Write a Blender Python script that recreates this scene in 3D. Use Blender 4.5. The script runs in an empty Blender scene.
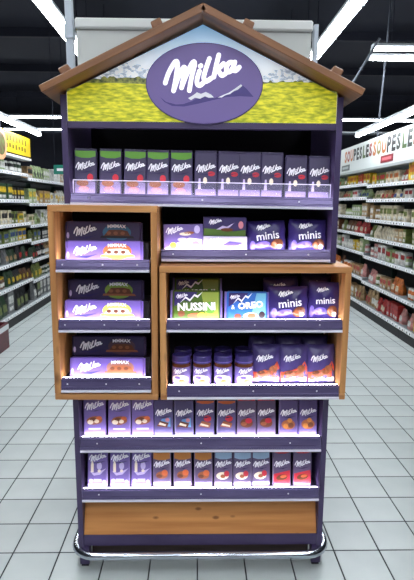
import bpy, math, random
from mathutils import Matrix, Vector
random.seed(7)
S = bpy.context.scene
COL = S.collection
R = math.radians

# ------------------------------------------------------------------ camera
F_PX, PITCH, YAW, ROLL, CAM_H = 500.0, math.atan(86.3/500), math.atan(10/500), R(0.35), 1.5
fwd = Vector((math.sin(YAW)*math.cos(PITCH), math.cos(YAW)*math.cos(PITCH), -math.sin(PITCH)))
rgt = Vector((math.cos(YAW), -math.sin(YAW), 0))
dwn = fwd.cross(rgt)
r2 = rgt*math.cos(ROLL) - dwn*math.sin(ROLL)
d2 = rgt*math.sin(ROLL) + dwn*math.cos(ROLL)
cam = bpy.data.cameras.new('camera'); cam.sensor_fit = 'VERTICAL'; cam.sensor_height = 36
cam.lens = F_PX/580*36; cam.clip_start = 0.05
camo = bpy.data.objects.new('camera', cam); COL.objects.link(camo)
camo.matrix_world = Matrix(((r2.x, -d2.x, -fwd.x, 0), (r2.y, -d2.y, -fwd.y, 0), (r2.z, -d2.z, -fwd.z, CAM_H), (0, 0, 0, 1)))
S.camera = camo

# ------------------------------------------------------------------ world, exposure, lamp strengths
wd = bpy.data.worlds.new('world'); S.world = wd; wd.use_nodes = True
wd.node_tree.nodes['Background'].inputs[0].default_value = (0.75, 0.85, 1.0, 1)
wd.node_tree.nodes['Background'].inputs[1].default_value = 0.05
S.view_settings.view_transform = 'Standard'; S.view_settings.look = 'None'
S.view_settings.exposure = 0.0; S.view_settings.gamma = 1.0; S.view_settings.use_curve_mapping = False
TUBE = 33.0          # ceiling strips
LED = 31.0           # strips inside the display

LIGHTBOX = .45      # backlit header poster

# ------------------------------------------------------------------ helpers
def srgb(r, g, b):
    f = lambda c: (c/255/12.92) if c/255 <= 0.04045 else ((c/255+0.055)/1.055)**2.4
    return (f(r), f(g), f(b), 1)

_mats = {}
def mat(name, rgb=(128, 128, 128), rough=0.5, metal=0.0, emit=0.0, spec=0.5):
    if name in _mats: return _mats[name]
    m = bpy.data.materials.new(name); m.use_nodes = True
    b = m.node_tree.nodes['Principled BSDF']
    c = srgb(*rgb)
    b.inputs['Base Color'].default_value = c
    b.inputs['Roughness'].default_value = rough
    b.inputs['Metallic'].default_value = metal
    b.inputs['Specular IOR Level'].default_value = spec
    if emit:
        b.inputs['Emission Color'].default_value = c; b.inputs['Emission Strength'].default_value = emit
    _mats[name] = m
    return m

def noisy(name, c1, c2, scale=(10, 10, 10), rough=0.5, detail=4, bump=0.0, lo=0.35, hi=0.65, spec=0.5, metal=0.0):
    if name in _mats: return _mats[name]
    m = mat(name, c1, rough, metal, spec=spec); nt = m.node_tree; N = nt.nodes; L = nt.links
    tc = N.new('ShaderNodeTexCoord'); mp = N.new('ShaderNodeMapping'); mp.inputs['Scale'].default_value = scale
    nz = N.new('ShaderNodeTexNoise'); nz.inputs['Scale'].default_value = 1; nz.inputs['Detail'].default_value = detail
    rp = N.new('ShaderNodeValToRGB')
    rp.color_ramp.elements[0].position = lo; rp.color_ramp.elements[1].position = hi
    rp.color_ramp.elements[0].color = srgb(*c1); rp.color_ramp.elements[1].color = srgb(*c2)
    L.new(tc.outputs['Object'], mp.inputs[0]); L.new(mp.outputs[0], nz.inputs['Vector'])
    L.new(nz.outputs[0], rp.inputs[0]); L.new(rp.outputs[0], N['Principled BSDF'].inputs['Base Color'])
    if bump:
        bp = N.new('ShaderNodeBump'); bp.inputs['Strength'].default_value = bump; bp.inputs['Distance'].default_value = 0.01
        L.new(nz.outputs[0], bp.inputs['Height']); L.new(bp.outputs[0], N['Principled BSDF'].inputs['Normal'])
    return m

def wood_mat(name, axis, dark=(158, 102, 54), light=(214, 156, 96), kn=1.0):
    if name in _mats: return _mats[name]
    m = mat(name, light, 0.45); nt = m.node_tree; N = nt.nodes; L = nt.links
    tc = N.new('ShaderNodeTexCoord')
    sc = [28, 28, 28]; sc['xyz'.index(axis)] = 1.6
    mp = N.new('ShaderNodeMapping'); mp.inputs['Scale'].default_value = sc
    nz = N.new('ShaderNodeTexNoise'); nz.inputs['Scale'].default_value = 1; nz.inputs['Detail'].default_value = 6
    rp = N.new('ShaderNodeValToRGB')
    rp.color_ramp.elements[0].position = .3; rp.color_ramp.elements[1].position = .7
    rp.color_ramp.elements[0].color = srgb(*dark); rp.color_ramp.elements[1].color = srgb(*light)
    # knots
    sk = [9*kn, 9*kn, 9*kn]; sk['xyz'.index(axis)] = 4.5*kn
    mk = N.new('ShaderNodeMapping'); mk.inputs['Scale'].default_value = sk
    vo = N.new('ShaderNodeTexVoronoi'); vo.inputs['Scale'].default_value = 1
    rk = N.new('ShaderNodeValToRGB')
    rk.color_ramp.elements[0].position = .07; rk.color_ramp.elements[1].position = .15
    rk.color_ramp.elements[0].color = (.25, .17, .12, 1); rk.color_ramp.elements[1].color = (1, 1, 1, 1)
    mx = N.new('ShaderNodeMix'); mx.data_type = 'RGBA'; mx.blend_type = 'MULTIPLY'; mx.inputs[0].default_value = .8
    L.new(tc.outputs['Object'], mp.inputs[0]); L.new(mp.outputs[0], nz.inputs['Vector']); L.new(nz.outputs[0], rp.inputs[0])
    L.new(tc.outputs['Object'], mk.inputs[0]); L.new(mk.outputs[0], vo.inputs['Vector']); L.new(vo.outputs['Distance'], rk.inputs[0])
    L.new(rp.outputs[0], mx.inputs[6]); L.new(rk.outputs[0], mx.inputs[7])
    L.new(mx.outputs[2], N['Principled BSDF'].inputs['Base Color'])
    return m

def clear_mat():
    m = bpy.data.materials.new('clear_acrylic'); m.use_nodes = True
    nt = m.node_tree; N = nt.nodes; L = nt.links; N.clear()
    o = N.new('ShaderNodeOutputMaterial'); mx = N.new('ShaderNodeMixShader'); t = N.new('ShaderNodeBsdfTransparent')
    g = N.new('ShaderNodeBsdfPrincipled'); g.inputs['Base Color'].default_value = (.55, .55, .65, 1); g.inputs['Roughness'].default_value = .5; g.inputs['Specular IOR Level'].default_value = .2
    mx.inputs[0].default_value = .10
    L.new(t.outputs[0], mx.inputs[1]); L.new(g.outputs[0], mx.inputs[2]); L.new(mx.outputs[0], o.inputs[0])
    _mats['clear'] = m
    return m

class MB:
    def __init__(s): s.v = []; s.f = []; s.m = []; s.mats = []
    def mi(s, m):
        if m not in s.mats: s.mats.append(m)
        return s.mats.index(m)
    def add(s, vs, fs, m):
        o = len(s.v); k = s.mi(m); s.v += [tuple(p) for p in vs]
        for f in fs: s.f.append([i+o for i in f]); s.m.append(k)
        return s
    def box(s, x0, x1, y0, y1, z0, z1, m):
        return s.add([(x, y, z) for z in (z0, z1) for y in (y0, y1) for x in (x0, x1)],
              [(0, 2, 3, 1), (4, 5, 7, 6), (0, 1, 5, 4), (2, 6, 7, 3), (0, 4, 6, 2), (1, 3, 7, 5)], m)
    def cbox(s, x0, x1, y0, y1, z0, z1, c, m):
        "box with every edge chamfered by c"
        vs = []; fs = []
        X, Y, Z = (x0, x1), (y0, y1), (z0, z1)
        idx = {}
        for a in (0, 1):
            for b in (0, 1):
                for d in (0, 1):
                    p = (X[a], Y[b], Z[d]); q = (X[a]+(c, -c)[a], Y[b]+(c, -c)[b], Z[d]+(c, -c)[d])
                    for ax in range(3):
                        w = list(q); w[ax] = p[ax]; idx[(a, b, d, ax)] = len(vs); vs.append(tuple(w))
        for ax in range(3):
            o = [i for i in range(3) if i != ax]
            for e in (0, 1):
                ring = []
                for (i, j) in ((0, 0), (1, 0), (1, 1), (0, 1)):
                    k = [0, 0, 0]; k[ax] = e; k[o[0]] = i; k[o[1]] = j
                    ring.append(idx[(*k, ax)])
                fs.append(ring)
        for ax in range(3):          # edges along ax
            o = [i for i in range(3) if i != ax]
            for i in (0, 1):
                for j in (0, 1):
                    k0 = [0, 0, 0]; k0[o[0]] = i; k0[o[1]] = j; k1 = list(k0); k1[ax] = 1
                    fs.append([idx[(*k0, o[0])], idx[(*k1, o[0])], idx[(*k1, o[1])], idx[(*k0, o[1])]])
        for a in (0, 1):
            for b in (0, 1):
                for d in (0, 1): fs.append([idx[(a, b, d, 0)], idx[(a, b, d, 1)], idx[(a, b, d, 2)]])
        return s.add(vs, fs, m)
    def prism_y(s, pts, y0, y1, m):
        "polygon in (x,z) pushed from y0 (front) to y1"
        n = len(pts)
        vs = [(x, y0, z) for x, z in pts]+[(x, y1, z) for x, z in pts]
        fs = [list(range(n)), list(range(2*n-1, n-1, -1))]+[(i, i+n, (i+1) % n+n, (i+1) % n) for i in range(n)]
        return s.add(vs, fs, m)
    def prism_x(s, pts, x0, x1, m):
        n = len(pts)
        vs = [(x0, y, z) for y, z in pts]+[(x1, y, z) for y, z in pts]
        fs = [list(range(n)), list(range(2*n-1, n-1, -1))]+[(i, i+n, (i+1) % n+n, (i+1) % n) for i in range(n)]
        return s.add(vs, fs, m)
    def flat(s, pts, y, m):
        "flat print polygon facing -Y"
        return s.add([(x, y, z) for x, z in pts], [list(range(len(pts)))], m)
    def ell(s, cx, cz, rx, rz, y, m, n=16, rot=0.0):
        c, q = math.cos(rot), math.sin(rot)
        return s.flat([(cx+rx*math.cos(t)*c-rz*math.sin(t)*q, cz+rx*math.cos(t)*q+rz*math.sin(t)*c) for t in [2*math.pi*i/n for i in range(n)]], y, m)
    def lathe(s, prof, m, n=16, cx=0, cy=0):
        vs = []; fs = []
        for r, z in prof:
            for i in range(n):
                a = 2*math.pi*i/n; vs.append((cx+r*math.cos(a), cy+r*math.sin(a), z))
        for k in range(len(prof)-1):
            for i in range(n): fs.append((k*n+i, k*n+(i+1) % n, (k+1)*n+(i+1) % n, (k+1)*n+i))
        fs.append(list(range(n-1, -1, -1))); fs.append([(len(prof)-1)*n+i for i in range(n)])
        return s.add(vs, fs, m)
    def tube(s, path, r, m, n=10):
        P = [Vector(p) for p in path]; vs = []; fs = []
        up = None
        for i, p in enumerate(P):
            t = ((P[min(i+1, len(P)-1)]-P[max(i-1, 0)])).normalized()
            a = Vector((0, 0, 1)) if abs(t.z) < .9 else Vector((1, 0, 0))
            u = t.cross(a).normalized(); w = u.cross(t)
            for k in range(n):
                an = 2*math.pi*k/n; vs.append(p+u*r*math.cos(an)+w*r*math.sin(an))
        for i in range(len(P)-1):
            for k in range(n): fs.append((i*n+k, i*n+(k+1) % n, (i+1)*n+(k+1) % n, (i+1)*n+k))
        fs.append(list(range(n))); fs.append([(len(P)-1)*n+k for k in range(n-1, -1, -1)])
        return s.add(vs, fs, m)
    def mesh(s, name, smooth=False):
        me = bpy.data.meshes.new(name); me.from_pydata(s.v, [], s.f)
        for m in s.mats: me.materials.append(m)
        me.polygons.foreach_set('material_index', s.m)
        if smooth: me.polygons.foreach_set('use_smooth', [True]*len(s.f))
        me.update(); return me
    def build(s, name, parent=None, smooth=False):
        o = bpy.data.objects.new(name, s.mesh(name, smooth)); COL.objects.link(o); o.parent = parent
        return o

def empty(name, loc=(0, 0, 0), rot=(0, 0, 0)):
    o = bpy.data.objects.new(name, None); o.empty_display_size = .05; COL.objects.link(o)
    o.location = loc; o.rotation_euler = rot; return o
def tag(o, label=None, cat=None, group=None, kind=None):
    if label: o['label'] = label
    if cat: o['category'] = cat
    if group: o['group'] = group
    if kind: o['kind'] = kind
    return o
def copy_tree(o, parent=None):
    c = o.copy(); COL.objects.link(c); c.parent = parent
    for ch in o.children: copy_tree(ch, c)
    return c
def place(o, loc, lean=0.0, rz=0.0, ry=0.0):
    o.location = loc; o.rotation_euler = (-lean, ry, rz); return o
ORD = ['', 'first', 'second', 'third', 'fourth', 'fifth', 'sixth', 'seventh', 'eighth', 'ninth', 'tenth', 'eleventh', 'twelfth', 'thirteenth',
       'fourteenth', 'fifteenth', 'sixteenth', 'seventeenth', 'eighteenth', 'nineteenth', 'twentieth'] + \
      ['twenty-'+w for w in ('first', 'second', 'third', 'fourth', 'fifth', 'sixth', 'seventh', 'eighth', 'ninth')] + ['thirtieth'] + \
      ['thirty-'+w for w in ('first', 'second', 'third', 'fourth', 'fifth', 'sixth', 'seventh', 'eighth', 'ninth')] + ['fortieth'] + \
      ['forty-'+w for w in ('first', 'second', 'third', 'fourth', 'fifth', 'sixth', 'seventh', 'eighth', 'ninth')]

# lettering -----------------------------------------------------------
def catmull(pts, n=5):
    if len(pts) < 3: return pts
    out = []; P = [pts[0]]+list(pts)+[pts[-1]]
    for i in range(1, len(P)-2):
        for k in range(n):
            t = k/n
            out.append(tuple(.5*((2*P[i][a])+(-P[i-1][a]+P[i+1][a])*t+(2*P[i-1][a]-5*P[i][a]+4*P[i+1][a]-P[i+2][a])*t*t+(-P[i-1][a]+3*P[i][a]-3*P[i+1][a]+P[i+2][a])*t**3) for a in (0, 1)))
    return out+[pts[-1]]
LOGO = [  # strokes of the brush-script wordmark, in sign pixels
    [(164.9, 83.6), (168.6, 73.5), (174.5, 64), (177.3, 64.6), (175.8, 78), (173.2, 91.0)],
    [(173.6, 90), (178.5, 77), (183.2, 68.8), (184.8, 70.5), (183.2, 79), (181.3, 88)],
    [(181.6, 87), (187.5, 73), (192.5, 64), (194.6, 65), (191.5, 78), (189.2, 90.6)],
    [(199.4, 72), (197.2, 79), (197.2, 84), (199.8, 85.6), (203.4, 83)],
    [(200.2, 67.2), (200.9, 66.8)],
    [(209.4, 60), (205.8, 70), (203.8, 78), (206, 81.6), (211.4, 78.6)],
    [(218.8, 56.5), (216.6, 65), (213.9, 77.4)],
    [(215.2, 71.2), (219.5, 68.6), (223.6, 64.6)],
    [(217.8, 69.8), (220.4, 74.2), (222.4, 75.8), (225.6, 74)],
    [(233.8, 63.6), (229.6, 63.6), (226.6, 68), (227.6, 72.2), (231, 71.4), (234.2, 66.4)],
    [(235, 63), (233.6, 69), (235.6, 71.2), (239.6, 67.8)]]
def logo_shapes(wid=4.3, n=4, cap=4):
    "each stroke is one round-capped ribbon; strokes are stacked a hair apart"
    vs = []; fs = []
    for si, st in enumerate(LOGO):
        p = [((x-202)/78, (74-y)/78) for x, y in catmull(st, n)]; r = wid/78/2; lay = si*.0003
        L_, R_ = [], []
        for i, (x, z) in enumerate(p):
            x0, z0 = p[max(i-1, 0)]; x1, z1 = p[min(i+1, len(p)-1)]; l = math.hypot(x1-x0, z1-z0) or 1; nx, nz = -(z1-z0)/l*r, (x1-x0)/l*r
            L_.append((x+nx, z+nz)); R_.append((x-nx, z-nz))
        for i in range(len(p)-1):
            o = len(vs); vs += [(*L_[i], lay), (*R_[i], lay), (*R_[i+1], lay), (*L_[i+1], lay)]; fs.append([o, o+1, o+2, o+3])
        for (x, z), (ex, ez) in ((p[0], L_[0]), (p[-1], R_[-1])):
            a0 = math.atan2(ez-z, ex-x); o = len(vs)
            vs += [(x+r*math.cos(a0+math.pi*k/cap), z+r*math.sin(a0+math.pi*k/cap), lay) for k in range(cap+1)]; fs.append([o+k for k in range(cap+1)])
    return vs, fs
LOGO_V, LOGO_F = logo_shapes()
LOGO_HV, LOGO_HF = logo_shapes(4.7, 7, 8)
def put_logo(mb, cx, cz, w, yf, m, hi=False, rot=0.0):
    "yf: y, or function (x,z)->y of the surface"
    V, F_ = (LOGO_HV, LOGO_HF) if hi else (LOGO_V, LOGO_F); c, s_ = math.cos(rot), math.sin(rot)
    P = [(cx+w*(x*c-z*s_), cz+w*(x*s_+z*c), w*l) for x, z, l in V]
    mb.add([(x, (yf(x, z) if callable(yf) else yf)-l, z) for x, z, l in P], F_, m)
_txt = {}
def text_shape(t, bold=0.0, shear=0.0, sp=1.0):
    k = (t, bold, shear, sp)
    if k not in _txt:
        cu = bpy.data.curves.new('t', 'FONT'); cu.body = t; cu.size = 1; cu.offset = bold; cu.shear = shear; cu.space_character = sp; cu.resolution_u = 2
        o = bpy.data.objects.new('t', cu); COL.objects.link(o)
        me = o.evaluated_get(bpy.context.evaluated_depsgraph_get()).to_mesh()
        vs = [(v.co.x, v.co.y) for v in me.vertices]; fs = [list(p.vertices) for p in me.polygons]
        bpy.data.objects.remove(o); bpy.data.curves.remove(cu)
        x0 = min(v[0] for v in vs); x1 = max(v[0] for v in vs); y0 = min(v[1] for v in vs); y1 = max(v[1] for v in vs)
        _txt[k] = ([((x-(x0+x1)/2)/(x1-x0), (y-(y0+y1)/2)/(x1-x0)) for x, y in vs], fs, (y1-y0)/(x1-x0))
    return _txt[k]
def put_text(mb, t, cx, cz, w, yf, m, h=None, bold=0.0, shear=0.0, rot=0.0, bend=0.0):
    vs, fs, asp = text_shape(t, bold, shear); kz = (h/(w*asp)) if h else 1; c, s_ = math.cos(rot), math.sin(rot)
    P = []
    for x, z in vs:
        x *= w; z *= w*kz; z -= bend*x*x
        P.append((cx+x*c-z*s_, cz+x*s_+z*c))
    mb.add([(x, yf(x, z) if callable(yf) else yf, z) for x, z in P], fs, m)

# ------------------------------------------------------------------ materials
PURPLE = noisy('purple_paint', (62, 50, 86), (70, 57, 96), (6, 6, 6), rough=.38)
PURPLE_IN = mat('purple_inner', (34, 26, 52), .7)
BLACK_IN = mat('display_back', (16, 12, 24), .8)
LIP = noisy('lip_metal', (100, 90, 130), (116, 106, 146), (3, 30, 30), rough=.27, metal=.45)
TRIM = mat('lip_trim', (226, 222, 236), .3, .2)
RIVET = mat('rivet', (200, 198, 205), .3, .8)
LEDM = mat('led_white', (250, 246, 255), .4, emit=LED)
CLEAR = clear_mat()
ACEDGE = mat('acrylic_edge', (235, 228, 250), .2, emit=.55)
CHROME = mat('chrome', (196, 202, 212), .22, 1.0)
WOODX = wood_mat('wood_x', 'x'); WOODZ = wood_mat('wood_z', 'z'); WOODY = wood_mat('wood_y', 'y')
ROOFW = wood_mat('roof_wood', 'x', (104, 64, 36), (146, 96, 56))
WHITE = mat('print_white', (245, 243, 250), .45)
TUBEM = mat('tube_light', (244, 249, 255), .4, emit=TUBE)
HOUS = mat('lamp_housing', (190, 195, 200), .5)
DARKM = mat('ceiling_steel', (17, 21, 37), .8)
STEELW = mat('white_enamel', (212, 214, 212), .45)

# ================================================================== THE SETTING
def tile_mesh(mb, cx, cy, m, h=.0970, b=.002, t=.0012):
    vs = [(cx+sx*h, cy+sy*h, -t) for sx, sy in ((-1, -1), (1, -1), (1, 1), (-1, 1))]+[(cx+sx*(h-b), cy+sy*(h-b), 0) for sx, sy in ((-1, -1), (1, -1), (1, 1), (-1, 1))]
    mb.add(vs, [(4, 5, 6, 7)]+[(i, (i+1) % 4, (i+1) % 4+4, i+4) for i in range(4)], m)
GROUT = noisy('grout', (40, 44, 46), (56, 60, 62), (9, 9, 9), rough=.9)
TILE = noisy('glazed_tile', (180, 189, 188), (195, 202, 200), (2.5, 2.5, 2.5), rough=.33, detail=5)
def add_random(m, amt):
    nt = m.node_tree; N = nt.nodes; L = nt.links; b = N['Principled BSDF']
    src = b.inputs['Base Color'].links[0].from_socket
    oi = N.new('ShaderNodeObjectInfo'); mr = N.new('ShaderNodeMapRange'); mr.inputs[3].default_value = 1-amt; mr.inputs[4].default_value = 1+amt*.3
    hs = N.new('ShaderNodeHueSaturation'); L.new(oi.outputs['Random'], mr.inputs[0]); L.new(mr.outputs[0], hs.inputs['Value']); L.new(src, hs.inputs['Color'])
    L.new(hs.outputs[0], b.inputs['Base Color'])
add_random(TILE, .05)
mb = MB(); mb.add([(-9, -5, -.0012), (9, -5, -.0012), (9, 17, -.0012), (-9, 17, -.0012)], [(0, 1, 2, 3)], GROUT)
mb.add([(-9, -5, -.2), (9, -5, -.2), (9, 17, -.2), (-9, 17, -.2)], [(3, 2, 1, 0)], GROUT)
floor = tag(mb.build('floor'), 'pale grey square tiled shop floor with dark joints', None, None, 'structure')
one = MB(); tile_mesh(one, 0, 0, TILE); tile_me = one.mesh('floor_tile')
rest = MB(); n_t = 0
for j in range(-30, 74):
    for i in range(-44, 44):
        cx, cy = .104+.2*i, .063+.2*j
        p = Vector((cx, cy, -CAM_H)); zc = p.dot(fwd)
        near = False
        if zc > .3 and cy < 4.5:
            u, v = 207+F_PX*p.dot(r2)/zc, 290+F_PX*p.dot(d2)/zc
            near = -25 < u < 439 and v < 610
            if -.45 < cx < .5 and 2.3 < cy: near = False
        if near and n_t < 300:
            o = bpy.data.objects.new('floor_tile', tile_me); COL.objects.link(o); o.location = (cx, cy, 0); o.parent = floor; n_t += 1
        else: tile_mesh(rest, cx, cy, TILE)
ro = rest.build('floor_tiles_beyond', floor); ro['kind'] = 'stuff'

mb = MB(); mb.box(-9, 9, -5, 17, 4.3, 4.5, mat('ceiling_dark', (14, 19, 36), .9)); ceiling = tag(mb.build('ceiling'), 'dark open warehouse ceiling', None, None, 'structure')
for i, y in enumerate((3.6, 5.2, 6.9, 8.8, 11.0, 13.6)):
    b = MB(); b.box(-9, 9, y-.04, y+.04, 4.16, 4.3, DARKM); b.build('ceiling_beam', ceiling)
WALLM = noisy('wall_dark', (30, 32, 42), (40, 42, 54), (1, 1, 1), rough=.9)
for nm, bx in (('wall_back', (-9, 9, 16.8, 17, 0, 4.3)), ('wall_left', (-9, -8.8, -5, 16.8, 0, 4.3)), ('wall_right', (8.8, 9, -5, 16.8, 0, 4.3)), ('wall_front', (-8.8, 8.8, -5, -4.8, 0, 4.3))):
    b = MB(); b.box(*bx, WALLM); tag(b.build(nm), 'dark shop wall', None, None, 'structure')

# ceiling lights ------------------------------------------------------
def strip(p0, p1, w, label, group=None, hang=True, name='ceiling_light', dh=.045):
    "box luminaire from p0 to p1 (along x or y), glowing underneath and on its sides"
    t = empty(name, ((p0[0]+p1[0])/2, (p0[1]+p1[1])/2, p0[2]))
    along_y = abs(p1[1]-p0[1]) > abs(p1[0]-p0[0]); l = (abs(p1[1]-p0[1]) if along_y else abs(p1[0]-p0[0]))/2
    def bx(nm, a, b, z0, z1, m):
        q = MB()
        if along_y: q.cbox(-b, b, -a, a, z0, z1, min(.008, b*.3), m)
        else: q.cbox(-a, a, -b, b, z0, z1, min(.008, b*.3), m)
        return q.build(nm, t)
    bx('diffuser', l-.01, w/2, .045-dh, .045, TUBEM); bx('housing', l, w/2+.008, .047, .085, HOUS)
    for s_ in (-1, 1):
        q = MB(); e = s_*(l-.004)
        if along_y: q.box(-w/2-.006, w/2+.006, e-.004, e+.004, .042-dh, .047, HOUS)
        else: q.box(e-.004, e+.004, -w/2-.006, w/2+.006, .042-dh, .047, HOUS)
        q.build('end_cap', t)
        if hang:
            q = MB(); a = s_*l*.7
            q.tube([(0 if along_y else a, a if along_y else 0, .08), (0 if along_y else a, a if along_y else 0, 4.3-p0[2])], .006, DARKM, 6); q.build('hanger', t)
    return tag(t, label, 'ceiling light', group)
for sx, nm, x in ((-1, 'left', -1.35), (1, 'right', 1.37)):
    for k in range(8):
        y0 = -4.2+k*1.75+(.1 if sx > 0 else 0)
        strip((x, y0, 3.19), (x, y0+1.73, 3.19), .115, '%s aisle fluorescent light, %s in its line from behind the camera' % (nm, ORD[k+1]), 'aisle fluorescent lights')
for k in range(3):  # unseen extra row, added to brighten the front of the display
    strip((0, -4.4+1.75*k, 3.19), (0, -2.67+1.75*k, 3.19), .115, 'added fill strip light in an unseen middle line behind the camera, %s one' % ORD[k+1], 'aisle fluorescent lights')
for k, (x0, x1, y) in enumerate(((-7.5, -4.95, 11.3), (-4.9, -2.35, 11.3), (2.6, 5.15, 11.3), (5.2, 7.7, 11.3), (-7.5, -4.95, 13.2), (-4.9, -2.35, 13.2), (3.2, 5.75, 13.4), (2.05, 3.6, 6.25), (2.15, 3.7, 6.65))):
    strip((x0, y, 3.28), (x1, y, 3.28), .07, ['far crosswise light at the left edge above the yellow sign', 'far crosswise light beside the purple upright, left aisle', 'far crosswise light above the soup sign',
        'far crosswise light beyond the right edge', 'farthest crosswise light at the left edge', 'farthest crosswise light beside the purple upright, left aisle',
        'farthest crosswise light just above the soup sign', 'crosswise light high up at the right edge, upper of two', 'crosswise light high up at the right edge, lower of two'][k], 'crosswise ceiling lights', dh=.03)
strip((-2.08, 4.2, 2.35), (-2.08, 6.85, 2.35), .05, 'slim light bar above the yellow sign on the left shelving', 'shelf light bars', False, 'shelf_light', .03)
strip((2.10, 4.2, 2.36), (2.10, 6.78, 2.36), .05, 'slim light bar above the soup sign on the right shelving', 'shelf light bars', False, 'shelf_light', .03)

# pipes and rods under the ceiling
PIPE = mat('grey_pipe', (96, 102, 112), .5, .4)
def pipe(a, b, r, label):
    q = MB(); c = Vector(a); q.tube([(0, 0, 0), tuple(Vector(b)-c)], r, PIPE, 8); q.tube([tuple((Vector(b)-c)*.49), tuple((Vector(b)-c)*.51)], r*1.5, PIPE, 8)
    o = q.build('ceiling_pipe'); o.location = a; tag(o, label, 'pipe')
pipe((2.05, 6.0, 3.35), (1.70, 6.1, 2.72), .014, 'slanting grey brace right of the wooden roof')
pipe((2.52, 7.0, 4.3), (2.44, 7.0, 2.37), .012, 'thin vertical rod hanging above the soup sign')
pipe((2.45, 4.9, 3.55), (2.2, 4.9, 3.36), .014, 'short slanting brace at the top right corner')
pipe((-2.66, 6.9, 4.3), (-2.6, 6.9, 2.4), .01, 'thin vertical rod hanging above the yellow sign')
for sx, nm in ((-1, 'left'), (1, 'right')):
    q = MB(); q.tube([(sx*1.6, 9.5, 2.78), (sx*7.5, 9.5, 2.78)], .02, PIPE, 8); q.tube([(sx*3.0, 9.5, 2.78), (sx*3.06, 9.5, 2.78)], .03, PIPE, 8)
    tag(q.build('ceiling_pipe'), 'long crosswise grey pipe over the %s aisle' % nm, 'pipe')

# ================================================================== AISLE SHELVING
RAIL = mat('price_rail', (205, 210, 214), .4); TAGD = mat('price_tag_dark', (70, 76, 90), .6); TAGW = mat('price_tag_white', (250, 250, 250), .6)
GREENU = mat('shelf_green', (40, 66, 58), .6); BASEB = mat('kick_black', (22, 22, 26), .6); SHELFM = mat('shelf_steel', (120, 126, 128), .5); BACKM = mat('gondola_back', (44, 48, 50), .7)
LZ = [.15, .488, .771, 1.019, 1.245, 1.539, 1.875]; RZ = [.15, .465, .815, 1.075, 1.311, 1.573, 1.761]
ZS = {-1: LZ, 1: RZ}; XF = {-1: -2.26, 1: 2.30}
def unit(sx, y0, y1, label, dz=0.0):
    t = empty('shelving_unit', (XF[sx], (y0+y1)/2, 0)); l = (y1-y0)/2-.004
    def bx(nm, a, b, c, d, z0, z1, m, par=t):      # a,b: depth range away from aisle
        q = MB(); xs = sorted((sx*a, sx*b)); q.box(xs[0], xs[1], c, d, z0, z1, m); return q.build(nm, par)
    bx('back_panel', .47, .5, -l, l, 0, 2.0, BACKM); bx('base_plinth', .0, .46, -l, l, 0, .10, BASEB)
    for s_ in (-1, 1): bx('upright', .40, .47, s_*l-.02*(s_ > 0), s_*l+.02*(s_ < 0), .10, 2.0, GREENU)
    for i, z in enumerate(ZS[sx]):
        z += dz*(i > 0)
        sh = bx('shelf', .0, .40, -l, l, z-.03, z-.005, SHELFM)
        bx('price_rail', -.012, .0, -l, l, z-.040, z+.002, RAIL, sh)
        q = MB(); y = -l+.02+random.random()*.05
        while y < l-.06:
            w = random.choice((.045, .06)); q.box(*sorted((sx*-.0135, sx*-.012)), y, y+w, z-.038, z-.004, TAGW)
            q.box(*sorted((sx*-.0145, sx*-.0135)), y+.008, y+w*.55, z-.034, z-.012, TAGD); y += w+random.choice((.02, .05, .09))
        q.build('price_tags', sh)['kind'] = 'stuff'
    return tag(t, label, 'shelving', 'aisle shelving units')
BAYS = [(4.16, 5.5), (5.5, 6.85), (6.85, 8.2), (8.2, 9.55), (9.55, 10.9)]
for sx, nm in ((-1, 'left'), (1, 'right')):
    for k, (a, b) in enumerate(BAYS):
        unit(sx, a, b, 'grey shelving bay on the %s side, %s one along from the camera' % (nm, ORD[k+1]), (0, 0, -.045, -.045, 0)[k] if sx < 0 else (0, 0, .03, .03, 0)[k])

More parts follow.
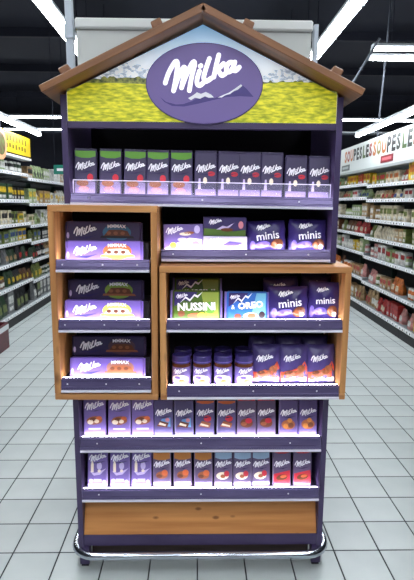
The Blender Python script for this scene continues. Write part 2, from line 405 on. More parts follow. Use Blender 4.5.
PAL = {'red': (176, 44, 44), 'cream': (220, 208, 180), 'dark green': (42, 72, 46), 'olive green': (112, 124, 60), 'yellow': (214, 180, 40), 'white': (226, 226, 220), 'brown': (110, 70, 44),
       'black': (34, 34, 38), 'orange': (206, 112, 44), 'burgundy': (96, 24, 38), 'pale green': (160, 180, 130), 'blue': (60, 90, 150), 'tan': (178, 146, 104), 'grey': (120, 122, 124), 'pink': (206, 140, 136)}
_pm = {}
def pmat(c): return noisy('pack_'+c.replace(' ', '_'), PAL[c], tuple(int(v*.72) for v in PAL[c]), (24, 24, 24), rough=.4)
def product_mesh(kind, col, acc, w, d, h):
    k = (kind, col, acc, round(w, 3), round(h, 3))
    if k in _pm: return _pm[k]
    q = MB(); a, b = pmat(col), pmat(acc)
    if kind == 'carton':
        q.cbox(-w/2, w/2, -d/2, d/2, 0, h, .004, a); q.box(-w*.4, w*.4, -d/2-.0015, -d/2, h*.45, h*.8, b); q.box(-w*.3, w*.3, -d/2-.0015, -d/2, h*.12, h*.3, pmat('white'))
    elif kind in ('jar', 'bottle', 'can'):
        r = w*.48
        if kind == 'jar': q.lathe([(r*.9, 0), (r, h*.05), (r, h*.7), (r*.8, h*.82)], a, 10); q.lathe([(r*.86, h*.82), (r*.86, h)], b, 10)
        elif kind == 'bottle': q.lathe([(r*.9, 0), (r, h*.04), (r, h*.55), (r*.4, h*.74), (r*.36, h*.92)], a, 10); q.lathe([(r*.42, h*.92), (r*.42, h)], b, 10)
        else: q.lathe([(r*.95, 0), (r, h*.03), (r, h*.97), (r*.95, h)], a, 10)
        q.lathe([(r*1.015, h*.18), (r*1.015, h*.5)], pmat('white' if col != 'white' else acc), 10)
    else:      # pouch
        n = 5; vs = []; fs = []
        prof = [(.5, .5), (.52, .55), (.5, .42), (.46, .2), (.47, .03)]
        for i, (pw, pd) in enumerate(prof):
            z = h*i/(n-1)
            vs += [(-w*pw, 0, z), (-w*pw*.7, -d*pd, z), (w*pw*.7, -d*pd, z), (w*pw, 0, z), (w*pw*.7, d*pd, z), (-w*pw*.7, d*pd, z)]
        for i in range(n-1):
            for j in range(6): fs.append((i*6+j, i*6+(j+1) % 6, (i+1)*6+(j+1) % 6, (i+1)*6+j))
        fs += [list(range(5, -1, -1)), [(n-1)*6+j for j in range(6)]]; q.add(vs, fs, a)
        q.add([(-w*.28, -d*.57, h*.2), (w*.28, -d*.57, h*.2), (w*.28, -d*.5, h*.55), (-w*.28, -d*.5, h*.55)], [(0, 1, 2, 3)], b)
    _pm[k] = q.mesh('grocery_'+kind); return _pm[k]
DEF = {  # per side and shelf (bottom up): (kinds, colours, accents)
    -1: [(['carton', 'pouch'], ['black', 'grey', 'dark green', 'grey'], ['white', 'olive green']),
         (['pouch', 'jar'], ['black', 'dark green', 'brown', 'olive green'], ['yellow', 'yellow', 'white']),
         (['pouch', 'bottle'], ['black', 'grey', 'dark green', 'burgundy', 'tan'], ['red', 'white', 'tan']),
         (['pouch', 'carton'], ['yellow', 'white', 'olive green', 'black', 'pale green'], ['white', 'black', 'blue']),
         (['carton'], ['yellow', 'yellow', 'cream', 'olive green'], ['olive green', 'black']),
         (['jar', 'carton'], ['dark green', 'yellow', 'orange', 'black'], ['yellow', 'yellow']),
         (['jar', 'bottle'], ['dark green', 'dark green', 'black', 'pale green'], ['black', 'white'])],
    1: [(['carton', 'pouch', 'bottle'], ['red', 'tan', 'yellow', 'brown', 'olive green', 'pink'], ['white', 'cream', 'red']),
        (['pouch', 'carton', 'jar'], ['tan', 'brown', 'pink', 'olive green', 'orange'], ['cream', 'white', 'red']),
        (['carton', 'jar'], ['red', 'pink', 'white', 'yellow', 'tan', 'pale green'], ['white', 'red', 'cream']),
        (['carton', 'pouch'], ['red', 'cream', 'olive green', 'tan', 'orange', 'brown'], ['white', 'cream']),
        (['jar', 'carton'], ['cream', 'tan', 'orange', 'brown', 'pale green'], ['white', 'olive green']),
        (['pouch', 'carton'], ['cream', 'white', 'pale green', 'pink', 'tan'], ['red', 'blue', 'olive green']),
        (['carton', 'pouch'], ['cream', 'pale green', 'yellow', 'red', 'olive green'], ['white', 'red', 'orange'])]}
ROWN = ['bottom shelf', 'second shelf up', 'third shelf up', 'fourth shelf up', 'fifth shelf up', 'sixth shelf up', 'top shelf']
for sx, nm in ((-1, 'left'), (1, 'right')):
    for i, z in enumerate(ZS[sx]):
        kinds, cols, accs = DEF[sx][i]
        nxt = ZS[sx][i+1] if i < 6 else (z+.30 if sx < 0 else z+.22)
        room = nxt-z-.075
        y = 4.95 if sx > 0 else 5.25; n = 0; last = None
        while y < 10.65:
            if sx > 0 and i == 6 and 5.1 < y < 5.62: y = 5.63
            pale = sx < 0 and y > 6.8 and i > 3
            kind = random.choice(['pouch', 'carton'] if pale else kinds); c = random.choice(['white', 'cream', 'pale green', 'white', 'tan'] if pale else cols)
            if (kind, c) == last: continue
            last = (kind, c); acc = random.choice(accs); n += 1
            w = {'carton': random.choice((.085, .1, .12, .15)), 'pouch': random.choice((.1, .12, .14)), 'jar': random.choice((.075, .085)), 'bottle': .075, 'can': .08}[kind]
            h = min(room, {'carton': random.uniform(.14, .21), 'pouch': random.uniform(.15, .22), 'jar': random.uniform(.11, .15), 'bottle': .24, 'can': .11}[kind])
            if i == 0 and sx < 0: w *= 1.6; h = min(room, .3)
            if i == 4 and sx < 0 and c == 'yellow': w = .2; h = min(room, .12)
            for k in range(random.choice((2, 3, 3, 4, 5)) if w < .12 else random.choice((1, 2, 3))):
                me = product_mesh(kind, c, acc, w, .09, h)
                if any(abs(y+w/2-bb) < w/2+.012 for _, bb in BAYS): y += w+.03
                if y+w > 10.86: break
                bay = next(q for q, (a, b) in enumerate(BAYS) if a <= y+w/2 <= b)
                zz = z+((0, 0, -.045, -.045, 0)[bay] if sx < 0 else (0, 0, .03, .03, 0)[bay])*(i > 0)
                o = bpy.data.objects.new('grocery_'+kind, me); COL.objects.link(o)
                o.location = (XF[sx]+sx*(.075+random.random()*.03), y+w/2, zz-.005)
                o.rotation_euler = (0, 0, -sx*math.pi/2)
                tag(o, '%s %s, %s of its run, %s product along %s shelving, %s' % (c, kind, ORD[k+1], ORD[min(n, 49)], nm, ROWN[i]), kind,
                    '%s %s run, %s, %s shelving, product %s' % (c, kind, ROWN[i], nm, ORD[min(n, 49)]))
                y += w+.006
            y += .012

o = bpy.data.objects.new('grocery_carton', product_mesh('carton', 'yellow', 'orange', .36, .12, .21)); COL.objects.link(o)
o.location = (2.375, 5.40, RZ[6]-.005); o.rotation_euler = (0, 0, -math.pi/2); tag(o, 'large yellow carton on the top shelf at the right edge', 'carton')
# sign boards over the shelving --------------------------------------
SIGNW = mat('sign_white', (196, 202, 200), .5)
t = empty('shelf_sign', (2.30, 6.6, 1.98))
q = MB(); q.box(-.012, .012, -2.3, 1.9, 0, .37, SIGNW); q.build('board', t)
q = MB(); q.box(-.03, .3, -2.3, 1.9, -.03, 0, mat('canopy_grey', (150, 155, 155), .5)); q.build('lower_ledge', t)
LET = [mat('let_%d' % i, c, .5) for i, c in enumerate(((24, 28, 26), (176, 100, 44), (140, 54, 48), (70, 96, 44), (36, 44, 38), (128, 112, 48)))]
def sign_letters(word, ystart, hgt, cols):
    "letters read from far to near, on the face turned to the aisle"
    y = ystart
    for ch, ci in zip(word, cols):
        if ch == ' ': y -= .10; continue
        vs, fs, asp = text_shape(ch, .045); w = hgt/asp; zc = .235
        w = min(w, hgt*.8); k = MB()
        k.add([(-.0135, y-w/2-vx*w, zc+vz*hgt/asp) for vx, vz in vs], fs, LET[ci])
        k.build('letter', t); y -= w+.022
    return y
y = 1.35
y = sign_letters('SOUPES', y, .17, (1, 2, 1, 0, 0, 4)); y -= .02
y = sign_letters('LES', y, .17, (3, 0, 2)); y -= .02
y = sign_letters('SOUPES', y, .19, (1, 5, 1, 0, 0, 4)); y -= .03
y = sign_letters('LES', y, .19, (3, 4, 2)); y -= .03
y = sign_letters('SOUPES', y, .19, (3, 5, 1, 0, 0, 4))
for yy, c, nm in ((-.42, (128, 34, 42), 'red'), (1.28, (92, 98, 98), 'grey')):
    q = MB(); q.box(-.018, -.0125, yy-.2, yy+.2, .03, .115, mat('plate_'+nm, c, .5)); pl = q.build('small_plate', t)
    q = MB(); q.box(-.0188, -.018, yy-.15, yy+.15, .058, .09, mat('plate_line_'+nm, tuple(min(255, v+70) for v in c), .5)); q.build('plate_line', pl)
tag(t, 'white sign board with colourful soup lettering above the right shelving', 'sign')
# boxes standing above the top shelf at right edge
t = empty('shelf_sign', (-2.26, 6.25, 2.1))
YEL = noisy('sign_yellow', (206, 172, 8), (222, 190, 20), (3, 3, 3), rough=.5)
q = MB(); q.box(-.012, .012, -1.6, .74, .0, .24, YEL); q.build('board', t)
q = MB(); q.box(-.1, .02, -1.6, .74, -.05, -.02, STEELW); q.build('lower_ledge', t)
OLV = mat('sign_olive', (104, 92, 10), .6)
for k in range(20):
    for z0, hh in ((.125, .07), (.045, .05)):
        yy = .58-k*.105-(0 if z0 > .1 else .03); q = MB(); q.box(.012, .0135, yy-.05, yy, z0+(k % 3)*.006, z0+hh+(k % 2)*.008, OLV); q.build('faded_mark', t)
tag(t, 'yellow sign board with faded dark marks above the left shelving', 'sign')
t = empty('round_sign', (-2.22, 5.86, 2.155)); prof = []
q = MB(); n = 28; q.add([(dx, .175*math.cos(2*math.pi*i/n), .175*math.sin(2*math.pi*i/n)) for dx in (-.012, .012) for i in range(n)],
    [list(range(n)), list(range(n, 2*n))]+[(i, (i+1) % n, (i+1) % n+n, i+n) for i in range(n)], mat('peach', (222, 160, 118), .5)); q.build('rim_disc', t)
q = MB(); q.add([(.0135, .125*math.cos(2*math.pi*i/n), .125*math.sin(2*math.pi*i/n)) for i in range(n)], [list(range(n))], noisy('dish', (92, 60, 36), (92, 110, 50), (16, 16, 16), rough=.5)); q.build('dish_picture', t)
tag(t, 'round peach-rimmed dish sign hung over the yellow board', 'sign')
# red crate at the left edge on the floor
t = empty('crate', (-2.105, 4.93, 0)); BURG = pmat('burgundy')
q = MB(); q.box(-.13, .13, -.2, .2, 0, .02, BURG); q.build('bottom', t)
for a in ((-.13, -.115, -.2, .2), (.115, .13, -.2, .2), (-.115, .115, -.2, -.185), (-.115, .115, .185, .2)):
    q = MB(); q.box(*a, .02, .27, BURG); q.build('side', t)
q = MB(); q.box(.13, .135, -.2, .2, .20, .25, RAIL); q.build('price_strip', t)
tag(t, 'burgundy crate with white price strip at the foot of the left shelving', 'crate')
# green exit plate far left
t = empty('hanging_sign', (-2.1, 7.9, 1.93)); q = MB(); q.cbox(-.1, .1, -.01, .01, 0, .14, .003, mat('exit_green', (20, 120, 104), .4)); q.build('plate', t)
q = MB(); q.box(-.05, .05, -.0115, -.0101, .05, .09, WHITE); q.build('white_mark', t)
for sx in (-.08, .08):
    q = MB(); q.tube([(sx, 0, .14), (sx, 0, 2.37)], .004, DARKM, 6); q.build('hanger', t)
tag(t, 'small green sign hanging just left of the purple upright', 'sign')

# ================================================================== WHITE GONDOLA END BEHIND THE DISPLAY
t = empty('gondola_end', (-.016, 2.56, 0))
q = MB(); q.box(-.56, .56, 0, .03, .1, 2.31, noisy('panel_grey', (184, 188, 184), (194, 197, 192), (2, 2, 2), rough=.5)); q.build('end_panel', t)
q = MB(); q.cbox(-.565, .565, -.02, .05, 2.312, 2.36, .008, STEELW); q.build('top_cap', t)
q = MB(); q.box(-.56, .56, -.01, 1.6, 0, .1, BASEB); q.build('plinth', t)
q = MB(); q.box(-.61, -.578, -.01, .03, 0, 4.29, mat('post_grey', (176, 186, 196), .4)); q.build('post', t)
q = MB(); q.box(-.615, -.573, -.016, .034, 2.27, 2.33, mat('post_grey')); q.build('bracket', t)
q = MB(); q.box(.572, .592, -.01, .03, 0, 2.345, mat('post_grey')); q.build('post', t)
tag(t, 'white gondola end panel with posts standing behind the wooden roof', 'shelving')

# ================================================================== THE DISPLAY STAND
XC = .018; HW = .505; YF = 1.87; YB = 2.30
D = empty('display_stand', (XC, YF, 0))
tag(D, 'purple chocolate display stand with wooden roof, two wooden boxes and lit shelves', 'display stand')
dx = lambda x: x-XC
dy = lambda y: y-YF
def dpart(nm, mb, par=None, smooth=False): return mb.build(nm, par or D, smooth)
for s_ in (-1, 1):
    q = MB(); a = sorted((s_*HW, s_*(HW-.021))); ze = 1.878
    nt_ = dy(2.064); top_n = 1.497 if s_ < 0 else 1.282; D1 = dy(YB)
    q.prism_x([(0, .095), (D1, .095), (D1, ze), (0, ze), (0, top_n), (nt_, top_n), (nt_, .766), (0, .766)], a[0], a[1], PURPLE); dpart('side_panel', q)
    for y in (0.005, dy(YB)-.045):
        q = MB(); b = sorted((s_*(HW-.002), s_*(HW-.04))); q.box(b[0], b[1], y, y+.04, 0.012, .095, PURPLE); lg = dpart('leg', q)
        q = MB(); q.box(b[0]+.004, b[1]-.004, y+.004, y+.036, 0, .012, mat('rubber', (24, 22, 28), .8)); q.build('foot_pad', lg)
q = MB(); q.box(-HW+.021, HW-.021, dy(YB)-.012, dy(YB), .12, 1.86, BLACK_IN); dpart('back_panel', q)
q = MB(); q.box(-HW+.021, HW-.021, .004, .02, .098, .146, PURPLE); dpart('base_fascia', q)
q = MB(); q.prism_x([(.006, .147), (.066, .318), (.080, .318), (.020, .147)], -HW+.022, HW-.022, wood_mat('tray_wood', 'x', (178, 114, 58), (216, 152, 88), 1.9)); dpart('wooden_tray', q)
q = MB(); q.box(-HW+.04, HW-.04, .07, .085, 0, .145, noisy('kick_brown', (56, 42, 38), (70, 54, 48), (4, 30, 30), rough=.6)); dpart('kick_board', q)
# chrome bumper
q = MB(); path = [(-.527, .36, .078), (-.527, .06, .078)]
for k in range(1, 7):
    a = math.pi*k/12; path.append((-.527+.085*(1-math.cos(a)), .06-.085*math.sin(a)-.008*k/6, .078))
path = path+[(-x, y, z) for x, y, z in reversed(path)]
q.tube(path, .0165, CHROME, 14); bump = dpart('bumper_rail', q, smooth=True)
for s_ in (-1, 1):
    for yy in (.03, .33):
        q = MB(); q.tube([(s_*.49, yy, .07), (s_*.527, yy, .078)], .006, CHROME, 8); q.build('bracket', bump)

# shelves with lips, trims, LED and rivets
def shelf(x0, x1, z0, z1, yf, depth, tilt=0.0, guard=0.0, led=.006, riser=None, ledup=True):
    cx = (x0+x1)/2; l = (x1-x0)/2; h = z1-z0
    q = MB(); zs = h-.014          # plate top is a little under the lip's edge
    q.box(-l, l, .016, depth, zs-.012, zs, PURPLE_IN); sh = dpart('shelf', q); sh.location = (dx(cx), dy(yf), z0); sh.rotation_euler = (0, tilt, 0)
    q = MB(); q.prism_x([(0, .009), (.001, h*.30), (-.0015, h*.33), (-.001, h*.40), (.0025, h*.43), (.006, h*.78), (.0035, h*.81), (.0045, h*.90), (.009, h*.93), (.010, h), (.014, h), (.014, .009)], -l, l, LIP); q.build('shelf_lip', sh)
    q = MB(); q.prism_x([(-.004, 0), (-.004, .007), (.0, .0088), (.014, .0088), (.014, 0)], -l, l, TRIM); q.build('edge_trim', sh)
    q = MB(); q.box(-l+.004, l-.004, .0145, .0145+led, h-.0135, h-(.001 if ledup else .006), LEDM); q.build('led_strip', sh)
    for x in (-l*.86, l*.0, l*.74):
        q = MB(); q.ell(x, h*.60, .0034, .0034, .0016, RIVET, 8); q.ell(x, h*.60, .0018, .0018, .0008, TRIM, 8); q.build('rivet', sh)
    if guard:
        q = MB(); q.box(-l+.01, l-.01, .0105, .0130, h, h+guard, CLEAR); g = q.build('clear_guard', sh)
        for e in ((-l+.01, l-.01, h+guard, h+guard+.0025), (-l+.0085, -l+.01, h, h+guard+.0025), (l-.01, l-.0085, h, h+guard+.0025)):
            q = MB(); q.box(e[0], e[1], .0100, .0135, e[2], e[3], ACEDGE); q.build('guard_edge', g)
    if riser:
        q = MB(); q.box(-l+.012, l-.012, riser[0], depth-.01, zs, zs+riser[1], BLACK_IN); q.build('riser_step', sh)
    return z0+zs
INL, INR = XC-HW+.022, XC+HW-.022
TILT = R(.75)
Z_TOP = shelf(INL, INR, 1.487, 1.531, 1.868, .40, TILT, guard=.045, ledup=False)
Z_2 = shelf(-.135, INR, 1.286, 1.331, 1.868, .40, 0)
Z_4 = shelf(INL, INR, .518, .578, 1.868, .40, 0, guard=.005, led=.005)
Z_5 = shelf(INL, INR, .301, .352, 1.868, .40, 0, guard=.005, led=.005)
# wooden boxes
def wbox(x0, x1, z0, z1, yf, yb, nm_l, ry=0.0):
    o = empty('wooden_box', (dx((x0+x1)/2), dy(yf), z0)); o.parent = D; w = (x1-x0)/2; h = z1-z0; d = yb-yf; T = .023
    o.rotation_euler = (0, ry, 0); o['label'] = nm_l
    for a, m, nm in (((-w, w, 0, d, h-T, h), WOODX, 'top_board'), ((-w, w, 0, d, 0, T), WOODX, 'bottom_board'), ((-w, -w+T, 0, d, T, h-T), WOODZ, 'side_board'), ((w-T, w, 0, d, T, h-T), WOODZ, 'side_board')):
        q = MB(); q.cbox(*a, .002, m); q.build(nm, o)
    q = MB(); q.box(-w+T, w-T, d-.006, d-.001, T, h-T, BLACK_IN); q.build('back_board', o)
    return o
YX = 1.79
wbox(-.532, -.146, .770, 1.492, YX, 2.06, 'tall narrow wooden box at the left', R(.3))
wbox(-.137, .562, .770, 1.277, YX, 2.06, 'wide low wooden box at the right')
ZL = [shelf(-.506, -.172, a, b, YX-.004, .24, 0, led=.006, riser=(.105, .065)) for a, b in ((1.255, 1.300), (1.033, 1.079), (.802, .855))]
ZR = [shelf(-.112, .537, a, b, YX-.004, .24, 0, led=.006) for a, b in ((1.034, 1.080), (.774, .826))]

# header --------------------------------------------------------------
hp = []
z_e, z_a = 1.889, 2.117
hw = HW-.021
q = MB(); q.prism_y([(-hw, 1.766), (hw, 1.766), (hw, z_e), (0, z_a), (-hw, z_e)], .004, .03, PURPLE); hdr = dpart('header_panel', q)
SKY = mat('poster_sky', (220, 235, 250), .5)
nt = SKY.node_tree; N = nt.nodes; L = nt.links
tc = N.new('ShaderNodeTexCoord'); sx_ = N.new('ShaderNodeSeparateXYZ'); mr = N.new('ShaderNodeMapRange'); mr.inputs[1].default_value = 1.95; mr.inputs[2].default_value = 2.11
rp = N.new('ShaderNodeValToRGB'); rp.color_ramp.elements[0].color = srgb(250, 252, 254); rp.color_ramp.elements[1].color = srgb(140, 190, 232)
L.new(tc.outputs['Object'], sx_.inputs[0]); L.new(sx_.outputs[2], mr.inputs[0]); L.new(mr.outputs[0], rp.inputs[0]); L.new(rp.outputs[0], N['Principled BSDF'].inputs['Base Color'])
zb = 1.788
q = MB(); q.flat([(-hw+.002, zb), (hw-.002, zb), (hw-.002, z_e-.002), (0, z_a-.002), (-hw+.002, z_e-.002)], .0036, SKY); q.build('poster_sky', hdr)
MOUNT = noisy('poster_mountain', (158, 170, 184), (244, 246, 248), (60, 60, 90), rough=.5, lo=.4, hi=.6)
HILL = noisy('poster_treeline', (52, 66, 44), (150, 150, 80), (60, 60, 60), rough=.5)
FIELD = noisy('poster_meadow', (138, 146, 20), (216, 208, 50), (34, 130, 130), rough=.5, detail=10, lo=.34, hi=.66)
zt = lambda x: min(z_e+(hw-abs(x))*(z_a-z_e)/hw-.003, 9)
def ridge(x0, x1, fn, zbot, y, m, nm, n=40):
    xs = [x0+(x1-x0)*i/n for i in range(n+1)]
    g = MB(); vs = [(x, y, zbot) for x in xs]+[(x, y, min(zt(x), fn(x))) for x in xs]
    g.add(vs, [(i, i+1, i+n+2, i+n+1) for i in range(n)], m); g.build(nm, hdr)
rnd = random.Random(3)
jag = [rnd.uniform(-.016, .016) for _ in range(80)]
def mountains(x):
    k = (x+.5)*60; i = int(k); f = k-i; j = jag[i % 80]*(1-f)+jag[(i+1) % 80]*f
    if x < 0: b = 1.940+.045*math.exp(-((x+.27)/.10)**2)+.02*math.exp(-((x+.12)/.05)**2)
    else: b = 1.938+.034*math.exp(-((x-.27)/.09)**2)+.015*math.exp(-((x-.36)/.05)**2)
    return b+j*.7
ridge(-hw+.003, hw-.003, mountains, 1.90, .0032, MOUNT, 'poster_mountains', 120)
jag2 = [rnd.uniform(0, .012) for _ in range(120)]
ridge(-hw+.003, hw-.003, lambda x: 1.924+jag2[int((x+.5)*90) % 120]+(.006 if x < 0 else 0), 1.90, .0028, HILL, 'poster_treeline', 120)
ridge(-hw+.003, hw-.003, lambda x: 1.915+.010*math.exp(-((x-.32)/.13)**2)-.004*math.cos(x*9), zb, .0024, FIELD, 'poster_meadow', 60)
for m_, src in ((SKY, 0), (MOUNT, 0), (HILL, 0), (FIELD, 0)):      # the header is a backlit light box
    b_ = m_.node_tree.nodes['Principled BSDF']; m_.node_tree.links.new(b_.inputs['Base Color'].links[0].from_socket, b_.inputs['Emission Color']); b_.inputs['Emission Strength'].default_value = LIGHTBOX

# oval logo plate
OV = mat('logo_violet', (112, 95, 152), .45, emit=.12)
n = 56; q = MB(); cxo, czo = .024-XC, 1.917
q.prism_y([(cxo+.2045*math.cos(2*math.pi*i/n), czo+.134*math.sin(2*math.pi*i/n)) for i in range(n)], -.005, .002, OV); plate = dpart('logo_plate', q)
q = MB(); q.prism_y([(cxo+.2075*math.cos(2*math.pi*i/n), czo+.137*math.sin(2*math.pi*i/n)) for i in range(n)], -.003, .0022, mat('logo_rim', (78, 64, 116), .5)); q.build('plate_rim', plate)
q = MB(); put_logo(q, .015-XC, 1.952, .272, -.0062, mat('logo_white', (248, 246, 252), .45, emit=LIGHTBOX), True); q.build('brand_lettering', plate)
px = lambda x, y: (cxo+(x-204.5)*.003525, czo+(82.5-y)*.00335)
q = MB(); q.flat([px(*p) for p in ((160, 96), (166, 101), (176, 103.5), (183, 103), (192, 100), (200, 95), (208, 92), (214, 97), (222, 94), (232, 90), (240, 84), (242, 83), (247, 87), (254, 95), (240, 94.5), (226, 95.5), (212, 99), (198, 102.5), (184, 105.5), (172, 105), (164, 101))], -.0056, mat('logo_swoosh', (74, 62, 128), .5)); q.build('mountain_mark', plate)  # darker purple swoosh printed below the lettering
q = MB(); q.flat([px(*p) for p in ((218, 96), (223, 93.5), (229, 91), (235, 87), (241, 82.5), (242.5, 84), (238, 88), (234, 89.5), (230, 92.5), (226, 93.5), (222, 96))], -.0060, WHITE)
q.flat([px(*p) for p in ((188, 97), (193, 94), (197, 91), (201, 92.5), (206, 90.5), (211, 93), (214, 96), (209, 96.5), (205, 95), (200, 97.5), (195, 96.5), (191, 99))], -.0060, WHITE); q.build('snow_peaks', plate)

# roof
YR = 1.78-YF; RD = .45
sl = math.atan2(2.152-1.888, .553); un_ = .024
for s_ in (-1, 1):
    L_ = math.hypot(.553, .264)
    q = MB(); q.cbox(0, L_, 0, RD, -un_, 0, .002, ROOFW); o = dpart('roof_plank', q); o.location = (0, YR, 2.152)
    o.rotation_euler = (0, sl if s_ > 0 else math.pi-sl, 0)
    if s_ < 0:
        for v in o.data.vertices: v.co.z = -v.co.z
        o.data.flip_normals()
for x in (-.462, -.150, .146, .452):
    z = 2.152-abs(x)*math.tan(sl)
    q = MB(); q.cbox(-.018, .018, .0, RD-.02, .0005, .024, .003, ROOFW); o = dpart('roof_batten', q); o.location = (x, YR+.01, z); o.rotation_euler = (0, sl if x > 0 else -sl, 0)

# ================================================================== PRODUCTS
def bar_body(mb, w, h, t, m, c=.004):
    "flow-wrapped tablet: chamfered block with crimped end seals"
    mb.cbox(-w/2, w/2, -t/2, t/2, .006, h-.006, c, m)
    n = 10
    for z0, z1 in ((0, .008), (h-.008, h)):
        vs = []; fs = []
        for i in range(n+1):
            x = -w/2+.002+(w-.004)*i/n; yo = .0008 if i % 2 else -.0008
            vs += [(x, yo-.0006, z0), (x, yo-.0006, z1), (x, yo+.0006, z1), (x, yo+.0006, z0)]
        for i in range(n):
            for j in range(4): fs.append((i*4+j, i*4+(j+1) % 4, (i+1)*4+(j+1) % 4, (i+1)*4+j))
        mb.add(vs, fs, m)
P = lambda n, c, r=.35: mat('wrap_'+n, c, r)
LILAC = P('lilac', (112, 94, 160)); DEEP = P('deep', (62, 54, 86)); INDIGO = P('indigo', (80, 73, 116)); DULL = P('dull', (94, 80, 114)); PALE = P('pale', (196, 182, 222))
CHOC = P('choc', (104, 56, 34)); CHOC2 = P('choc2', (150, 88, 56)); REDP = P('red', (190, 44, 60)); ORNG = P('orange', (206, 104, 58)); GRN = P('green', (92, 150, 44)); BLU = P('blue', (96, 150, 200)); LBLU = P('lightblue', (150, 178, 206))
ORBR = P('orangebrown', (190, 122, 54)); YELP = P('yellow', (232, 204, 60)); CREAM = P('cream', (238, 224, 200)); PINK = P('pink', (206, 130, 140)); NAVY = P('navy', (40, 32, 78)); MIDP = P('mid', (90, 76, 128))

